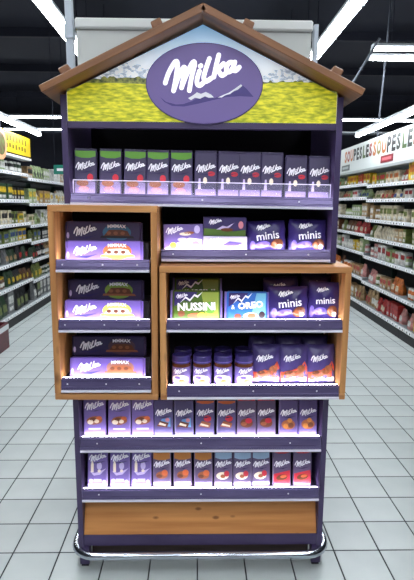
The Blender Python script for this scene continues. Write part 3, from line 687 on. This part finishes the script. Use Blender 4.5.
def bar(kind, w, h, t=.016):
    o = empty('chocolate_bar'); f = -t/2-.0007; g = f-.0006
    body = {'green': DEEP, 'dark': DEEP, 'noisette': LILAC, 'blue': INDIGO, 'redtop': INDIGO, 'brown': DULL, 'nut': MIDP, 'alpine': LILAC, 'orange': DULL, 'light': DULL, 'red': DULL}[kind]
    q = MB(); bar_body(q, w, h, t, body); q.build('wrapper', o, False)
    a, b = w/2-.004, h
    band = {'green': (GRN, .80), 'redtop': (ORNG, .86), 'orange': (ORBR, .74), 'light': (LBLU, .76), 'red': (REDP, .9), 'brown': (REDP, .95)}.get(kind)
    if band:
        q = MB(); q.flat([(-a, b*band[1]+.006), (-a*.4, b*band[1]), (a*.4, b*band[1]), (a, b*band[1]+.006), (a, b-.0102), (-a, b-.0102)], f, band[0]); q.build('colour_band', o)
    q = MB(); lz = {'noisette': .80, 'alpine': .80}.get(kind, .64); put_logo(q, 0, b*lz, w*.86, g-.0004, WHITE); q.build('brand_lettering', o)
    q = MB(); q.flat([(-a*.8, b*(lz-.14)), (a*.1, b*(lz-.15)), (a*.85, b*(lz-.09)), (a*.5, b*(lz-.12)), (a*.2, b*(lz-.11)), (-a*.1, b*(lz-.13))], g, NAVY if kind != 'noisette' else INDIGO); q.build('mountain_mark', o)
    q = MB(); e = q.ell
    if kind == 'green':
        q.flat([(-a, .012), (a, .012), (a, b*.30), (0, b*.36), (-a, b*.30)], f, P('mauve', (132, 116, 160))); e(-a*.25, b*.28, a*.6, b*.07, g, CHOC2); e(a*.5, b*.40, a*.3, b*.075, g, REDP); e(-a*.1, b*.16, a*.5, b*.05, g, PINK)
    elif kind == 'dark':
        e(a*.55, b*.52, a*.36, b*.05, g, REDP); q.flat([(-a, .012), (a, .012), (a, b*.2), (-a, b*.2)], f, P('mauve', (132, 116, 160))); e(-a*.05, b*.38, a*.2, b*.07, g, CREAM); q.flat([(-a*.75, b*.2), (-a*.45, b*.2), (-a*.5, b*.42), (-a*.68, b*.42)], g, PALE)
    elif kind == 'noisette':
        e(0, b*.42, a*.8, b*.11, g, CHOC2, 14, .1); e(-a*.4, b*.38, a*.3, b*.06, g-.0003, CREAM); e(a*.2, b*.40, a*.25, b*.05, g-.0003, CREAM); e(a*.45, b*.48, a*.28, b*.05, g-.0003, ORNG); e(-a*.15, b*.45, a*.3, b*.05, g-.0003, CHOC)
        q.flat([(-a*.6, b*.19), (a*.6, b*.19), (a*.6, b*.23), (-a*.6, b*.23)], g, PALE)
    elif kind == 'blue':
        q.flat([(-a*.7, b*.30), (a*.8, b*.26), (a*.8, b*.50), (-a*.2, b*.46)], f, BLU); q.flat([(-a*.8, b*.28), (a*.4, b*.24), (a*.6, b*.36), (-a*.4, b*.42)], g, CHOC); e(a*.45, b*.44, a*.25, b*.05, g, PINK); q.flat([(-a*.6, b*.32), (a*.2, b*.28), (a*.3, b*.32), (-a*.45, b*.38)], g-.0003, CREAM)
    elif kind == 'redtop':
        e(a*.3, b*.48, a*.45, b*.08, f, REDP); q.flat([(-a*.75, b*.28), (a*.55, b*.24), (a*.7, b*.36), (-a*.35, b*.42)], g, CHOC2); q.flat([(-a*.6, b*.31), (a*.4, b*.27), (a*.45, b*.30), (-a*.45, b*.36)], g-.0003, CREAM)
    elif kind == 'brown':
        e(0, b*.36, a*.75, b*.12, f, CHOC); e(a*.25, b*.42, a*.4, b*.07, g, REDP); e(-a*.3, b*.34, a*.35, b*.05, g, CHOC2)
    elif kind == 'nut':
        e(0, b*.32, a*.8, b*.13, f, CHOC2); e(-a*.3, b*.28, a*.3, b*.07, g, ORBR); e(a*.3, b*.3, a*.32, b*.07, g, CHOC); e(a*.15, b*.43, a*.28, b*.06, g, ORBR)
    elif kind == 'alpine':
        q.flat([(-a*.85, b*.44), (-a*.3, b*.40), (a*.2, b*.44), (a*.95, b*.52), (a*.3, b*.36), (-a*.4, b*.33)], f, PALE); q.flat([(-a*.72, b*.42), (-a*.42, b*.42), (-a*.42, b*.62), (-a*.5, b*.7), (-a*.64, b*.7), (-a*.72, b*.62)], g, CREAM)
        e(a*.2, b*.58, a*.28, b*.1, g, PALE); e(a*.2, b*.45, a*.18, b*.04, g, CREAM); q.flat([(-a*.4, b*.17), (a*.45, b*.17), (a*.45, b*.25), (-a*.4, b*.25)], g, PALE); e(-a*.7, b*.2, a*.25, b*.05, g, PALE); e(a*.75, b*.18, a*.2, b*.05, g, PALE)
    elif kind == 'orange':
        e(.0, b*.34, a*.7, b*.10, f, CHOC2); e(a*.35, b*.40, a*.38, b*.08, g, ORNG); e(-a*.3, b*.31, a*.35, b*.05, g, CHOC); q.flat([(-a, .012), (a, .012), (a, b*.16), (-a, b*.16)], f, PALE)
    elif kind == 'light':
        e(-a*.1, b*.32, a*.75, b*.10, f, CREAM); e(a*.4, b*.38, a*.32, b*.08, g, REDP); e(-a*.05, b*.31, a*.3, b*.05, g, CHOC2); q.flat([(-a, .012), (a, .012), (a, b*.16), (-a, b*.16)], f, PALE)
    elif kind == 'red':
        q.flat([(-a, b*.14), (a, b*.10), (a, b*.46), (-a*.2, b*.40), (-a, b*.36)], f, REDP); e(0, b*.27, a*.7, b*.08, g, CHOC, 14, .2); e(a*.2, b*.3, a*.4, b*.04, g-.0003, ORNG, 14, .2)
    q.build('picture', o)
    return o
def bars_row(seq, z_at, y, lean, rowname, tilt=0.0):
    "seq: (kind, x, w, h, look)"
    protos = {}; tot = {}
    for s_ in seq: tot[s_[0]] = tot.get(s_[0], 0)+1
    cnt = {}
    for kind, x, w, h, look in seq:
        k = (kind, w, h); cnt[kind] = cnt.get(kind, 0)+1
        if k in protos: o = copy_tree(protos[k])
        else: o = protos[k] = bar(kind, w, h)
        place(o, (x, y+random.uniform(-.003, .003), z_at(x)), lean+random.uniform(-.02, .02), random.uniform(-.03, .03), tilt+random.uniform(-.012, .012))
        c, t_ = cnt[kind], tot[kind]
        pos = {1: 'leftmost', t_: 'rightmost'}.get(c, ORD[c]+' from left')
        tag(o, '%s, %s of %s on the %s' % (look, pos, ['', 'one', 'two', 'three', 'four', 'five', 'six'][t_], rowname), 'chocolate bar', look+'s, '+rowname)
lerp = lambda xs, x0, X0, x1, X1: [(X0+((a+b)/2-x0)*(X1-X0)/(x1-x0)) for a, b in xs]
T_X = lerp([(70, 92), (95, 119), (121, 144), (145, 167), (168, 193), (195, 216), (218, 240), (241, 262), (263, 285), (287, 311), (312, 335)], 70, -.460, 335, .498)
bars_row([('green' if i < 5 else 'dark', x, .084, .177 if i < 9 else .168, 'dark green-topped chocolate bar' if i < 5 else 'dark violet red-badged chocolate bar') for i, x in enumerate(T_X)],
         lambda x: Z_TOP-(x-XC)*math.tan(TILT)+.001, 1.918, .07, 'top shelf', TILT)
R4 = lerp([(82, 105), (107, 129), (131, 152), (153, 172), (173, 193), (194, 213), (215, 235), (236, 255), (256, 275), (278, 297), (298, 317)], 82, -.460, 317, .492)
K4 = ['noisette']*3+['blue']*2+['redtop']*2+['brown']*2+['nut']*2
LK4 = {'noisette': 'bright lilac nut-piece chocolate bar', 'blue': 'indigo blue-pictured chocolate bar', 'redtop': 'orange-topped chocolate bar', 'brown': 'dull purple brown-pictured chocolate bar', 'nut': 'purple orange-pictured chocolate bar'}
bars_row([(k, x, .090 if k == 'noisette' else .077, .160 if k == 'noisette' else .158, LK4[k]) for k, x in zip(K4, R4)], lambda x: Z_4+.001, 1.910, .14, 'shelf under the boxes')
R5 = lerp([(87, 108), (110, 130), (131, 152), (153, 172), (174, 193), (195, 214), (215, 234), (235, 253), (254, 272), (274, 294), (295, 315)], 87, -.452, 315, .480)
K5 = ['alpine']*3+['orange']*3+['light']*3+['red']*2
LK5 = {'alpine': 'lilac milk chocolate bar', 'orange': 'orange-brown topped chocolate bar', 'light': 'light blue topped chocolate bar', 'red': 'red chocolate bar'}
bars_row([(k, x, .083 if k == 'alpine' else .076, .162 if k == 'alpine' else .158, LK5[k]) for k, x in zip(K5, R5)], lambda x: Z_5+.001, 1.910, .14, 'lowest bar shelf')

# large tablets in the tall box
def big_bar(kind, w=.283, h=.080, t=.02):
    o = empty('large_chocolate_bar'); f = -t/2-.0007; g = f-.0006
    body = {'blue': NAVY, 'red': LILAC, 'green': NAVY, 'lime': LILAC, 'brown': NAVY, 'tan': LILAC}[kind]
    body = P('big_'+kind, {'blue': (58, 46, 92), 'green': (56, 44, 88), 'brown': (54, 44, 86)}.get(kind, (112, 90, 172)))
    q = MB(); q.cbox(-w/2+.006, w/2-.006, -t/2, t/2, 0, h, .004, body)
    for s_ in (-1, 1): q.box(*sorted((s_*(w/2), s_*(w/2-.007))), -.001, .001, .003, h-.003, body)
    q.build('wrapper', o)
    q = MB(); put_logo(q, -w*.24, h*.55, w*.30, g-.0004, WHITE); q.build('brand_lettering', o)
    q = MB(); q.flat([(-w*.38, h*.22), (-w*.22, h*.16), (-w*.08, h*.36), (-w*.15, h*.3), (-w*.2, h*.28)], g, P('mm', (46, 36, 96))); q.ell(-w*.46, h*.32, .005, .012, g, PALE, 10); q.build('mountain_mark', o)
    q = MB(); cx = w*.17
    bg = {'blue': P('teal', (60, 112, 150)), 'red': ORNG, 'green': P('lime', (130, 160, 60)), 'lime': P('limey', (200, 206, 90)), 'brown': P('bb', (84, 58, 74)), 'tan': P('tan', (150, 104, 96))}[kind]
    q.ell(cx, h*.48, w*.185, h*.40, f, bg, 20)
    top = {'blue': CHOC, 'red': CREAM, 'green': CHOC, 'lime': CREAM, 'brown': CHOC, 'tan': CHOC2}[kind]
    q.flat([(cx-.05, h*.30), (cx+.052, h*.30), (cx+.04, h*.56), (cx+.015, h*.62), (cx-.03, h*.60)], g, top); q.flat([(cx-.062, h*.22), (cx+.066, h*.22), (cx+.06, h*.32), (cx-.058, h*.32)], g-.0003, {'blue': P('bk', (30, 24, 34)), 'red': YELP, 'lime': YELP}.get(kind, CHOC2))
    for k in range(3): q.ell(cx-.03+.026*k, h*.45, .009, .007, g-.0003, CHOC2 if top is CHOC else CHOC, 8)
    q.build('picture', o)
    q = MB(); put_text(q, 'MMMAX', cx, h*.78, w*.24, g-.0006, WHITE, h=.013, bold=.03, bend=1.3); q.build('arched_lettering', o)
    return o
LB = ['blue-pictured large dark chocolate tablet', 'orange-pictured large lilac chocolate tablet', 'green-pictured large dark chocolate tablet', 'lime-pictured large lilac chocolate tablet', 'brown-pictured large dark chocolate tablet', 'tan-pictured large lilac chocolate tablet']
for i, (ka, kb) in enumerate((('blue', 'red'), ('green', 'lime'), ('brown', 'tan'))):
    sh = ('upper', 'middle', 'lower')[i]
    o = big_bar(kb, (.285, .294, .288)[i], .077); place(o, ((-.342, -.350, -.342)[i], 1.842, ZL[i]+.001), .14, 0, R(.4 if i else 0)); tag(o, LB[2*i+1]+' in front on the %s shelf of the tall box' % sh, 'chocolate bar', 'large tablets in the tall box')
    o = big_bar(ka, (.290, .292, .290)[i], .080); place(o, ((-.353, -.351, -.345)[i], 1.906, ZL[i]+.066), .10, 0, R(.6)); tag(o, LB[2*i]+' behind on the %s shelf of the tall box' % sh, 'chocolate bar', 'large tablets in the tall box')

# soft bags -----------------------------------------------------------
def bag_surf(w, h, t, seed, nx=14, nz=12):
    rr = random.Random(seed); ph = [rr.uniform(0, 6.28) for _ in range(6)]
    def yb(x, z):
        u = max(-1, min(1, 2*x/w)); v = max(-1, min(1, 2*z/h-1))
        b = max(0, 1-abs(u)**3)**.8*max(0, 1-abs(v)**3.5)**.8
        cr = .0022*math.sin(u*9+ph[0])*math.sin(v*7+ph[1])+.0014*math.sin(u*17+v*11+ph[2])
        return -(t/2*b+.0008+cr*min(1, b*2))
    def edge(u, v): return 1-.02*math.sin(v*8+ph[3])-.03*(abs(v) > .9)
    return yb, edge
def bag(mb, w, h, t, seed, m, nx=16, nz=14):
    yb, edge = bag_surf(w, h, t, seed); vs = []; fs = []
    for side in (1, -1):
        for j in range(nz+1):
            for i in range(nx+1):
                u = 2*i/nx-1; v = 2*j/nz-1; x = u*w/2*edge(u, v); z = (v+1)*h/2; vs.append((x, side*yb(x, z), z))
    o2 = (nx+1)*(nz+1); q = lambda i, j, o: o+j*(nx+1)+i
    for j in range(nz):
        for i in range(nx):
            fs.append((q(i, j, 0), q(i+1, j, 0), q(i+1, j+1, 0), q(i, j+1, 0))); fs.append((q(i, j, o2), q(i, j+1, o2), q(i+1, j+1, o2), q(i+1, j, o2)))
    for i in range(nx):
        fs.append((q(i, 0, 0), q(i, 0, o2), q(i+1, 0, o2), q(i+1, 0, 0))); fs.append((q(i, nz, 0), q(i+1, nz, 0), q(i+1, nz, o2), q(i, nz, o2)))
    for j in range(nz):
        fs.append((q(0, j, 0), q(0, j+1, 0), q(0, j+1, o2), q(0, j, o2))); fs.append((q(nx, j, 0), q(nx, j, o2), q(nx, j+1, o2), q(nx, j+1, 0)))
    mb.add(vs, fs, m)
    return yb
def patch(mb, pts, yb, off, m, n=6):
    "polygon print laid over the bag: fan of small strips following the surface"
    cx = sum(p[0] for p in pts)/len(pts); cz = sum(p[1] for p in pts)/len(pts); k = len(pts); vs = [(cx, yb(cx, cz)-off, cz)]; fs = []
    for r in range(1, n+1):
        for x, z in pts:
            a = cx+(x-cx)*r/n; b = cz+(z-cz)*r/n; vs.append((a, yb(a, b)-off, b))
    for i in range(k):
        fs.append((0, 1+i, 1+(i+1) % k))
        for r in range(n-1): fs.append((1+r*k+i, 1+(r+1)*k+i, 1+(r+1)*k+(i+1) % k, 1+r*k+(i+1) % k))
    mb.add(vs, fs, m)
def epts(cx, cz, rx, rz, n=16, rot=0): return [(cx+rx*math.cos(t)*math.cos(rot)-rz*math.sin(t)*math.sin(rot), cz+rx*math.cos(t)*math.sin(rot)+rz*math.sin(t)*math.cos(rot)) for t in [2*math.pi*i/n for i in range(n)]]
MINI = P('mini', (50, 38, 98), .28); MINI2 = P('mini2', (112, 92, 176), .3)
def minis(w, h, seed):
    o = empty('sweet_bag'); q = MB(); yb = bag(q, w, h, .05, seed, MINI); q.build('bag_film', o, True)
    q = MB(); put_logo(q, -w*.08, h*.78, w*.36, lambda x, z: yb(x, z)-.0035, WHITE); q.build('brand_lettering', o)
    q = MB(); put_text(q, 'minis', w*.03, h*.50, w*.58, lambda x, z: yb(x, z)-.0035, WHITE, bold=.012, rot=R(6)); q.build('minis_lettering', o)
    q = MB(); patch(q, epts(w*.26, h*.24, w*.17, h*.15, 14, .3), yb, .0018, CHOC); patch(q, epts(w*.2, h*.2, w*.06, h*.12, 10, .5), yb, .0026, CHOC2); patch(q, epts(w*.33, h*.16, w*.07, h*.07, 10), yb, .0026, CREAM)
    patch(q, epts(-w*.12, h*.22, w*.2, h*.10, 14, .2), yb, .0018, MINI2); patch(q, epts(-w*.36, h*.2, w*.07, h*.16, 10), yb, .0018, MINI2); q.build('picture', o, True)
    return o
MB_ = [((.267, 1.925, Z_2+.001), .148, .120, 1, 'dark purple minis bag on the short shelf, beside the white-purple boxes', -.02),
       ((.424, 1.925, Z_2+.001), .148, .126, 2, 'dark purple minis bag on the short shelf, at the right upright', .02),
       ((.345, 1.852, ZR[0]+.001), .150, .128, 3, 'dark purple minis bag in front in the wide box, beside the blue pack', .0),
       ((.478, 1.858, ZR[0]+.001), .122, .145, 4, 'dark purple minis bag in front in the wide box, rightmost', -.08),
       ((.335, 1.945, ZR[0]+.001), .140, .150, 5, 'dark minis bag behind, left of two, back of the wide box', .05),
       ((.468, 1.965, ZR[0]+.001), .120, .160, 6, 'dark minis bag behind, right of two, back of the wide box', -.05)]
for loc, w, h, sd, lb, rz in MB_:
    o = minis(w, h, sd); place(o, loc, .14 if sd < 5 else .05, rz, R((0, -2, 1, 0, 3, -2, 3)[sd])); tag(o, lb, 'sweet bag', 'minis bags')

# flat multipacks: nussini, cookie bar pack
def multipack(kind, w, h, t=.026):
    o = empty('biscuit_pack'); q = MB()
    body = {'nussini': P('nus', (62, 92, 18)), 'oreo': P('ore', (40, 96, 176))}[kind]
    f = -t/2-.0007; g = f-.0006; k = f-.0012
    q.cbox(-w/2+.008, w/2-.008, -t/2, t/2, 0, h, .006, body); q.build('wrapper', o)
    q = MB()
    for s_ in (-1, 1): q = MB(); q.box(*sorted((s_*w/2, s_*(w/2-.0085))), -.0014, .0014, .002, h-.002, LILAC); q.build('end_seal', o)
    a = w/2-.015
    q = MB(); q.flat([(-a, h*.45), (-a*.55, h*.66), (-a*.3, h*.60), (a*.05, h-.007), (-a, h-.007)], f, MINI); q.build('purple_corner', o)
    q = MB(); pk = [(-a*.75, h*.56), (-a*.5, h*.72), (-a*.3, h*.62), (-a*.1, h*.80), (a*.05, h*.74), (a*.28, h*.95), (a*.05, h*.82), (-a*.1, h*.87), (-a*.3, h*.69), (-a*.5, h*.79)]
    q.flat(pk, g, WHITE); q.build('peak_line', o)
    q = MB(); put_logo(q, -a*.66, h*.80, w*.22, k, WHITE); q.build('brand_lettering', o)
    q = MB()
    if kind == 'nussini':
        q.flat([(a*.45, .006), (a, .006), (a, h-.007), (a*.2, h-.007)], f, P('pg', (136, 152, 62))); q.ell(a*.05, h*.14, a*.45, h*.10, g, CHOC2); q.ell(a*.25, h*.16, a*.2, h*.09, k, YELP); q.ell(a*.62, h*.42, a*.25, h*.2, g, P('lf', (90, 140, 50))); q.ell(-a*.68, h*.2, a*.16, h*.1, g, CHOC); q.build('picture', o)
        q = MB(); put_text(q, 'NUSSINI', .0, h*.45, w*.72, k-.0004, WHITE, h=h*.27, bold=.03, rot=R(2)); q.build('product_lettering', o)
    else:
        q.flat([(a*.2, .006), (a, .006), (a, h-.007), (a*.5, h-.007)], f, P('cy', (110, 176, 206))); q.ell(a*.2, h*.12, a*.42, h*.14, g, WHITE); q.ell(a*.25, h*.14, a*.24, h*.10, k, CHOC2); q.ell(a*.8, h*.18, a*.17, h*.13, g, P('bk2', (44, 30, 36))); q.ell(-a*.5, h*.12, a*.2, h*.1, g, CHOC); q.build('picture', o)
        q = MB(); put_text(q, 'OREO', a*.18, h*.52, w*.56, k-.0004, WHITE, h=h*.24, bold=.05, rot=R(6)); q.build('product_lettering', o)
        q = MB(); put_text(q, '&', -a*.76, h*.44, w*.08, k-.0004, WHITE); q.build('ampersand', o)
    return o
for kind, x, w, h, y, z, lb in (('nussini', -.003, .196, .112, 1.848, 0, 'green nut wafer pack with white capitals, in front in the wide box'),
                              ('nussini', .0, .196, .112, 1.955, .032, 'green nut wafer pack, in the shade behind the front one'),
                              ('oreo', .188, .170, .108, 1.848, 0, 'bright blue sandwich-cookie chocolate pack in the wide box')):
    o = multipack(kind, w, h); place(o, (x, y, ZR[0]+.001+z), .16, 0, R(.6)); tag(o, lb, 'biscuit pack', 'flat packs in the wide box')
o = multipack('nussini', .196, .1, .03); o.name = 'biscuit_pack'; place(o, (0, 1.922, ZR[0]+.0165), math.pi/2, 0, 0)
tag(o, 'green nut wafer pack lying flat under the shaded one', 'biscuit pack', 'flat packs in the wide box')

# cardboard boxes on the short shelf
def carton(kind, w, h, t):
    o = empty('chocolate_box'); f = -t/2-.0006; g = f-.0006; k = f-.0012
    q = MB(); q.cbox(-w/2, w/2, -t/2, t/2, 0, h, .0015, {'bunny': LILAC, 'meadow': P('mead', (64, 54, 100)), 'white': P('whitebox', (206, 196, 228))}[kind]); q.build('carton', o)
    a = w/2
    q = MB(); put_logo(q, -a*.45, h*.78 if kind == 'bunny' else h*.76, w*.44 if kind == 'bunny' else w*.3, k, WHITE); q.build('brand_lettering', o)
    q = MB()
    if kind == 'bunny':
        q.flat([(-a*.95, .002), (a*.95, .002), (a*.95, h*.44), (a*.3, h*.50), (-a*.4, h*.30), (-a*.95, h*.12)], f, CREAM); q.ell(-a*.52, h*.22, a*.17, h*.12, g, YELP); q.ell(a*.1, h*.64, a*.3, h*.06, g, CREAM); q.ell(a*.3, h*.68, a*.26, h*.05, g, CHOC2); q.ell(a*.62, h*.26, a*.2, h*.12, g, PINK); q.ell(a*.7, h*.8, a*.15, h*.15, g, PALE); q.ell(-a*.05, h*.44, a*.25, h*.07, g, PALE)
    elif kind == 'meadow':
        q.flat([(-a*.98, .002), (a*.98, .002), (a*.98, h*.34), (a*.4, h*.26), (-a*.2, h*.36), (-a*.98, h*.4)], f, P('meadow', (92, 120, 56))); q.flat([(-a*.4, h*.35), (-a*.1, h*.55), (a*.1, h*.5), (a*.45, h*.72), (a*.2, h*.45), (0, h*.35)], g, PALE); q.ell(a*.1, h*.34, a*.3, h*.09, k, CHOC); q.ell(a*.75, h*.6, a*.12, h*.2, g, PINK)
    else:
        q.flat([(-a*.98, .002), (a*.98, .002), (a*.98, h*.5), (-a*.98, h*.3)], f, WHITE); q.flat([(-a*.2, h*.4), (a*.2, h*.7), (a*.8, h*.6), (a*.5, h*.4)], g, MINI2)
    q.build('picture', o); return o
for kind, x, w, h, t, y, z, lb in (('bunny', -.052, .150, .104, .03, 1.925, 0, 'lilac and cream chocolate box with yellow spot on the short shelf'), ('white', .106, .166, .060, .07, 1.935, 0, 'pale lilac box at the bottom of the two-box stack'), ('meadow', .104, .162, .072, .06, 1.938, .0605, 'dark purple box with green meadow on top of the stack')):
    o = carton(kind, w, h, t); place(o, (x, y, Z_2+.001+z), .10 if kind == 'bunny' else 0, 0, R(-1 if kind == 'bunny' else .5)); tag(o, lb, 'chocolate box', 'boxes on the short shelf')

# spread jars
def jar():
    o = empty('spread_jar'); r = .0355; h = .120
    q = MB(); q.lathe([(r*.92, 0), (r, .004), (r, .080), (r*.93, .088)], P('spread', (96, 52, 34), .15), 24); q.build('glass_body', o, False)
    q = MB(); q.lathe([(r*.97, .088), (r*.99, .090), (r*.99, .113), (r*.93, .117), (r*.88, .1175)], P('lid', (58, 46, 110), .35), 24); ld = q.build('lid', o)
    q = MB(); q.lathe([(r*1.005, .093), (r*1.005, .096)], MINI2, 24); q.build('lid_ring', ld)
    q = MB(); q.lathe([(r*1.012, .006), (r*1.012, .074)], LILAC, 24); lab = q.build('paper_label', o)
    ys = lambda x, z: -math.sqrt(max(1e-6, (r*1.035)**2-x*x))
    q = MB(); put_logo(q, 0, .060, .052, ys, WHITE); q.build('brand_lettering', lab)
    q = MB(); patch(q, epts(0, .026, .031, .020), ys, .0, CREAM); patch(q, epts(.006, .018, .014, .010), ys, .0006, ORNG); patch(q, epts(-.010, .034, .012, .006), ys, .0006, MINI2); q.build('picture', lab)
    return o
j0 = jar(); first = True
for r_, (y, nm) in enumerate(((1.852, 'front'), (1.935, 'back'))):
    for i in range(4):
        o = j0 if first else copy_tree(j0); first = False
        place(o, (-.060+.0805*i+(.004 if r_ else 0), y, ZR[1]+.001), 0, random.uniform(-.25, .25))
        tag(o, 'purple-lidded spread jar, %s row in the wide box, %s from left' % (nm, ORD[i+1]), 'jar', 'spread jars in the wide box')

def snack_bag(seed, w=.112, h=.155):
    o = empty('snack_bag'); q = MB(); yb = bag(q, w, h, .045, seed, P('snack', (76, 64, 122), .3)); q.build('bag_film', o, True)
    q = MB(); put_logo(q, -w*.08, h*.66, w*.58, lambda x, z: yb(x, z)-.003, WHITE); q.build('brand_lettering', o)
    q = MB(); patch(q, [(-w*.46, h*.05), (w*.46, h*.05), (w*.46, h*.42), (w*.36, h*.58), (w*.22, h*.44), (-w*.1, h*.36), (-w*.46, h*.30)], yb, .0012, P('snackred', (206, 78, 50), .35)); patch(q, epts(-w*.05, h*.28, w*.32, h*.08, 14, .1), yb, .002, CHOC2); patch(q, epts(w*.22, h*.38, w*.16, h*.10, 12, .6), yb, .002, CHOC2)
    patch(q, epts(-w*.2, h*.30, w*.14, h*.05, 10, .2), yb, .0026, CHOC); patch(q, [(-w*.44, h*.05), (w*.44, h*.05), (w*.44, h*.17), (0, h*.2), (-w*.44, h*.13)], yb, .002, CREAM); q.build('picture', o, True)
    return o
for i, (x, y, sd, lb) in enumerate(((.268, 1.853, 21, 'violet-red snack bag in the front row, beside the jars'), (.376, 1.853, 22, 'violet-red snack bag in the front row, middle of three'), (.483, 1.853, 23, 'violet-red snack bag in the front row, at the wooden side'),
                                  (.256, 1.945, 24, 'shaded snack bag behind, leftmost of the back three'), (.370, 1.945, 25, 'shaded snack bag behind, middle of the back three'), (.477, 1.945, 26, 'shaded snack bag behind, rightmost of the back three'))):
    o = snack_bag(sd, .112 if i < 3 else .106, .153 if i < 3 else .165); place(o, (x, y, ZR[1]+.001), .15 if i < 3 else .05, 0, R((1, 0, -1, 2, 0, -1)[i])); tag(o, lb, 'snack bag', 'snack bags in the wide box')
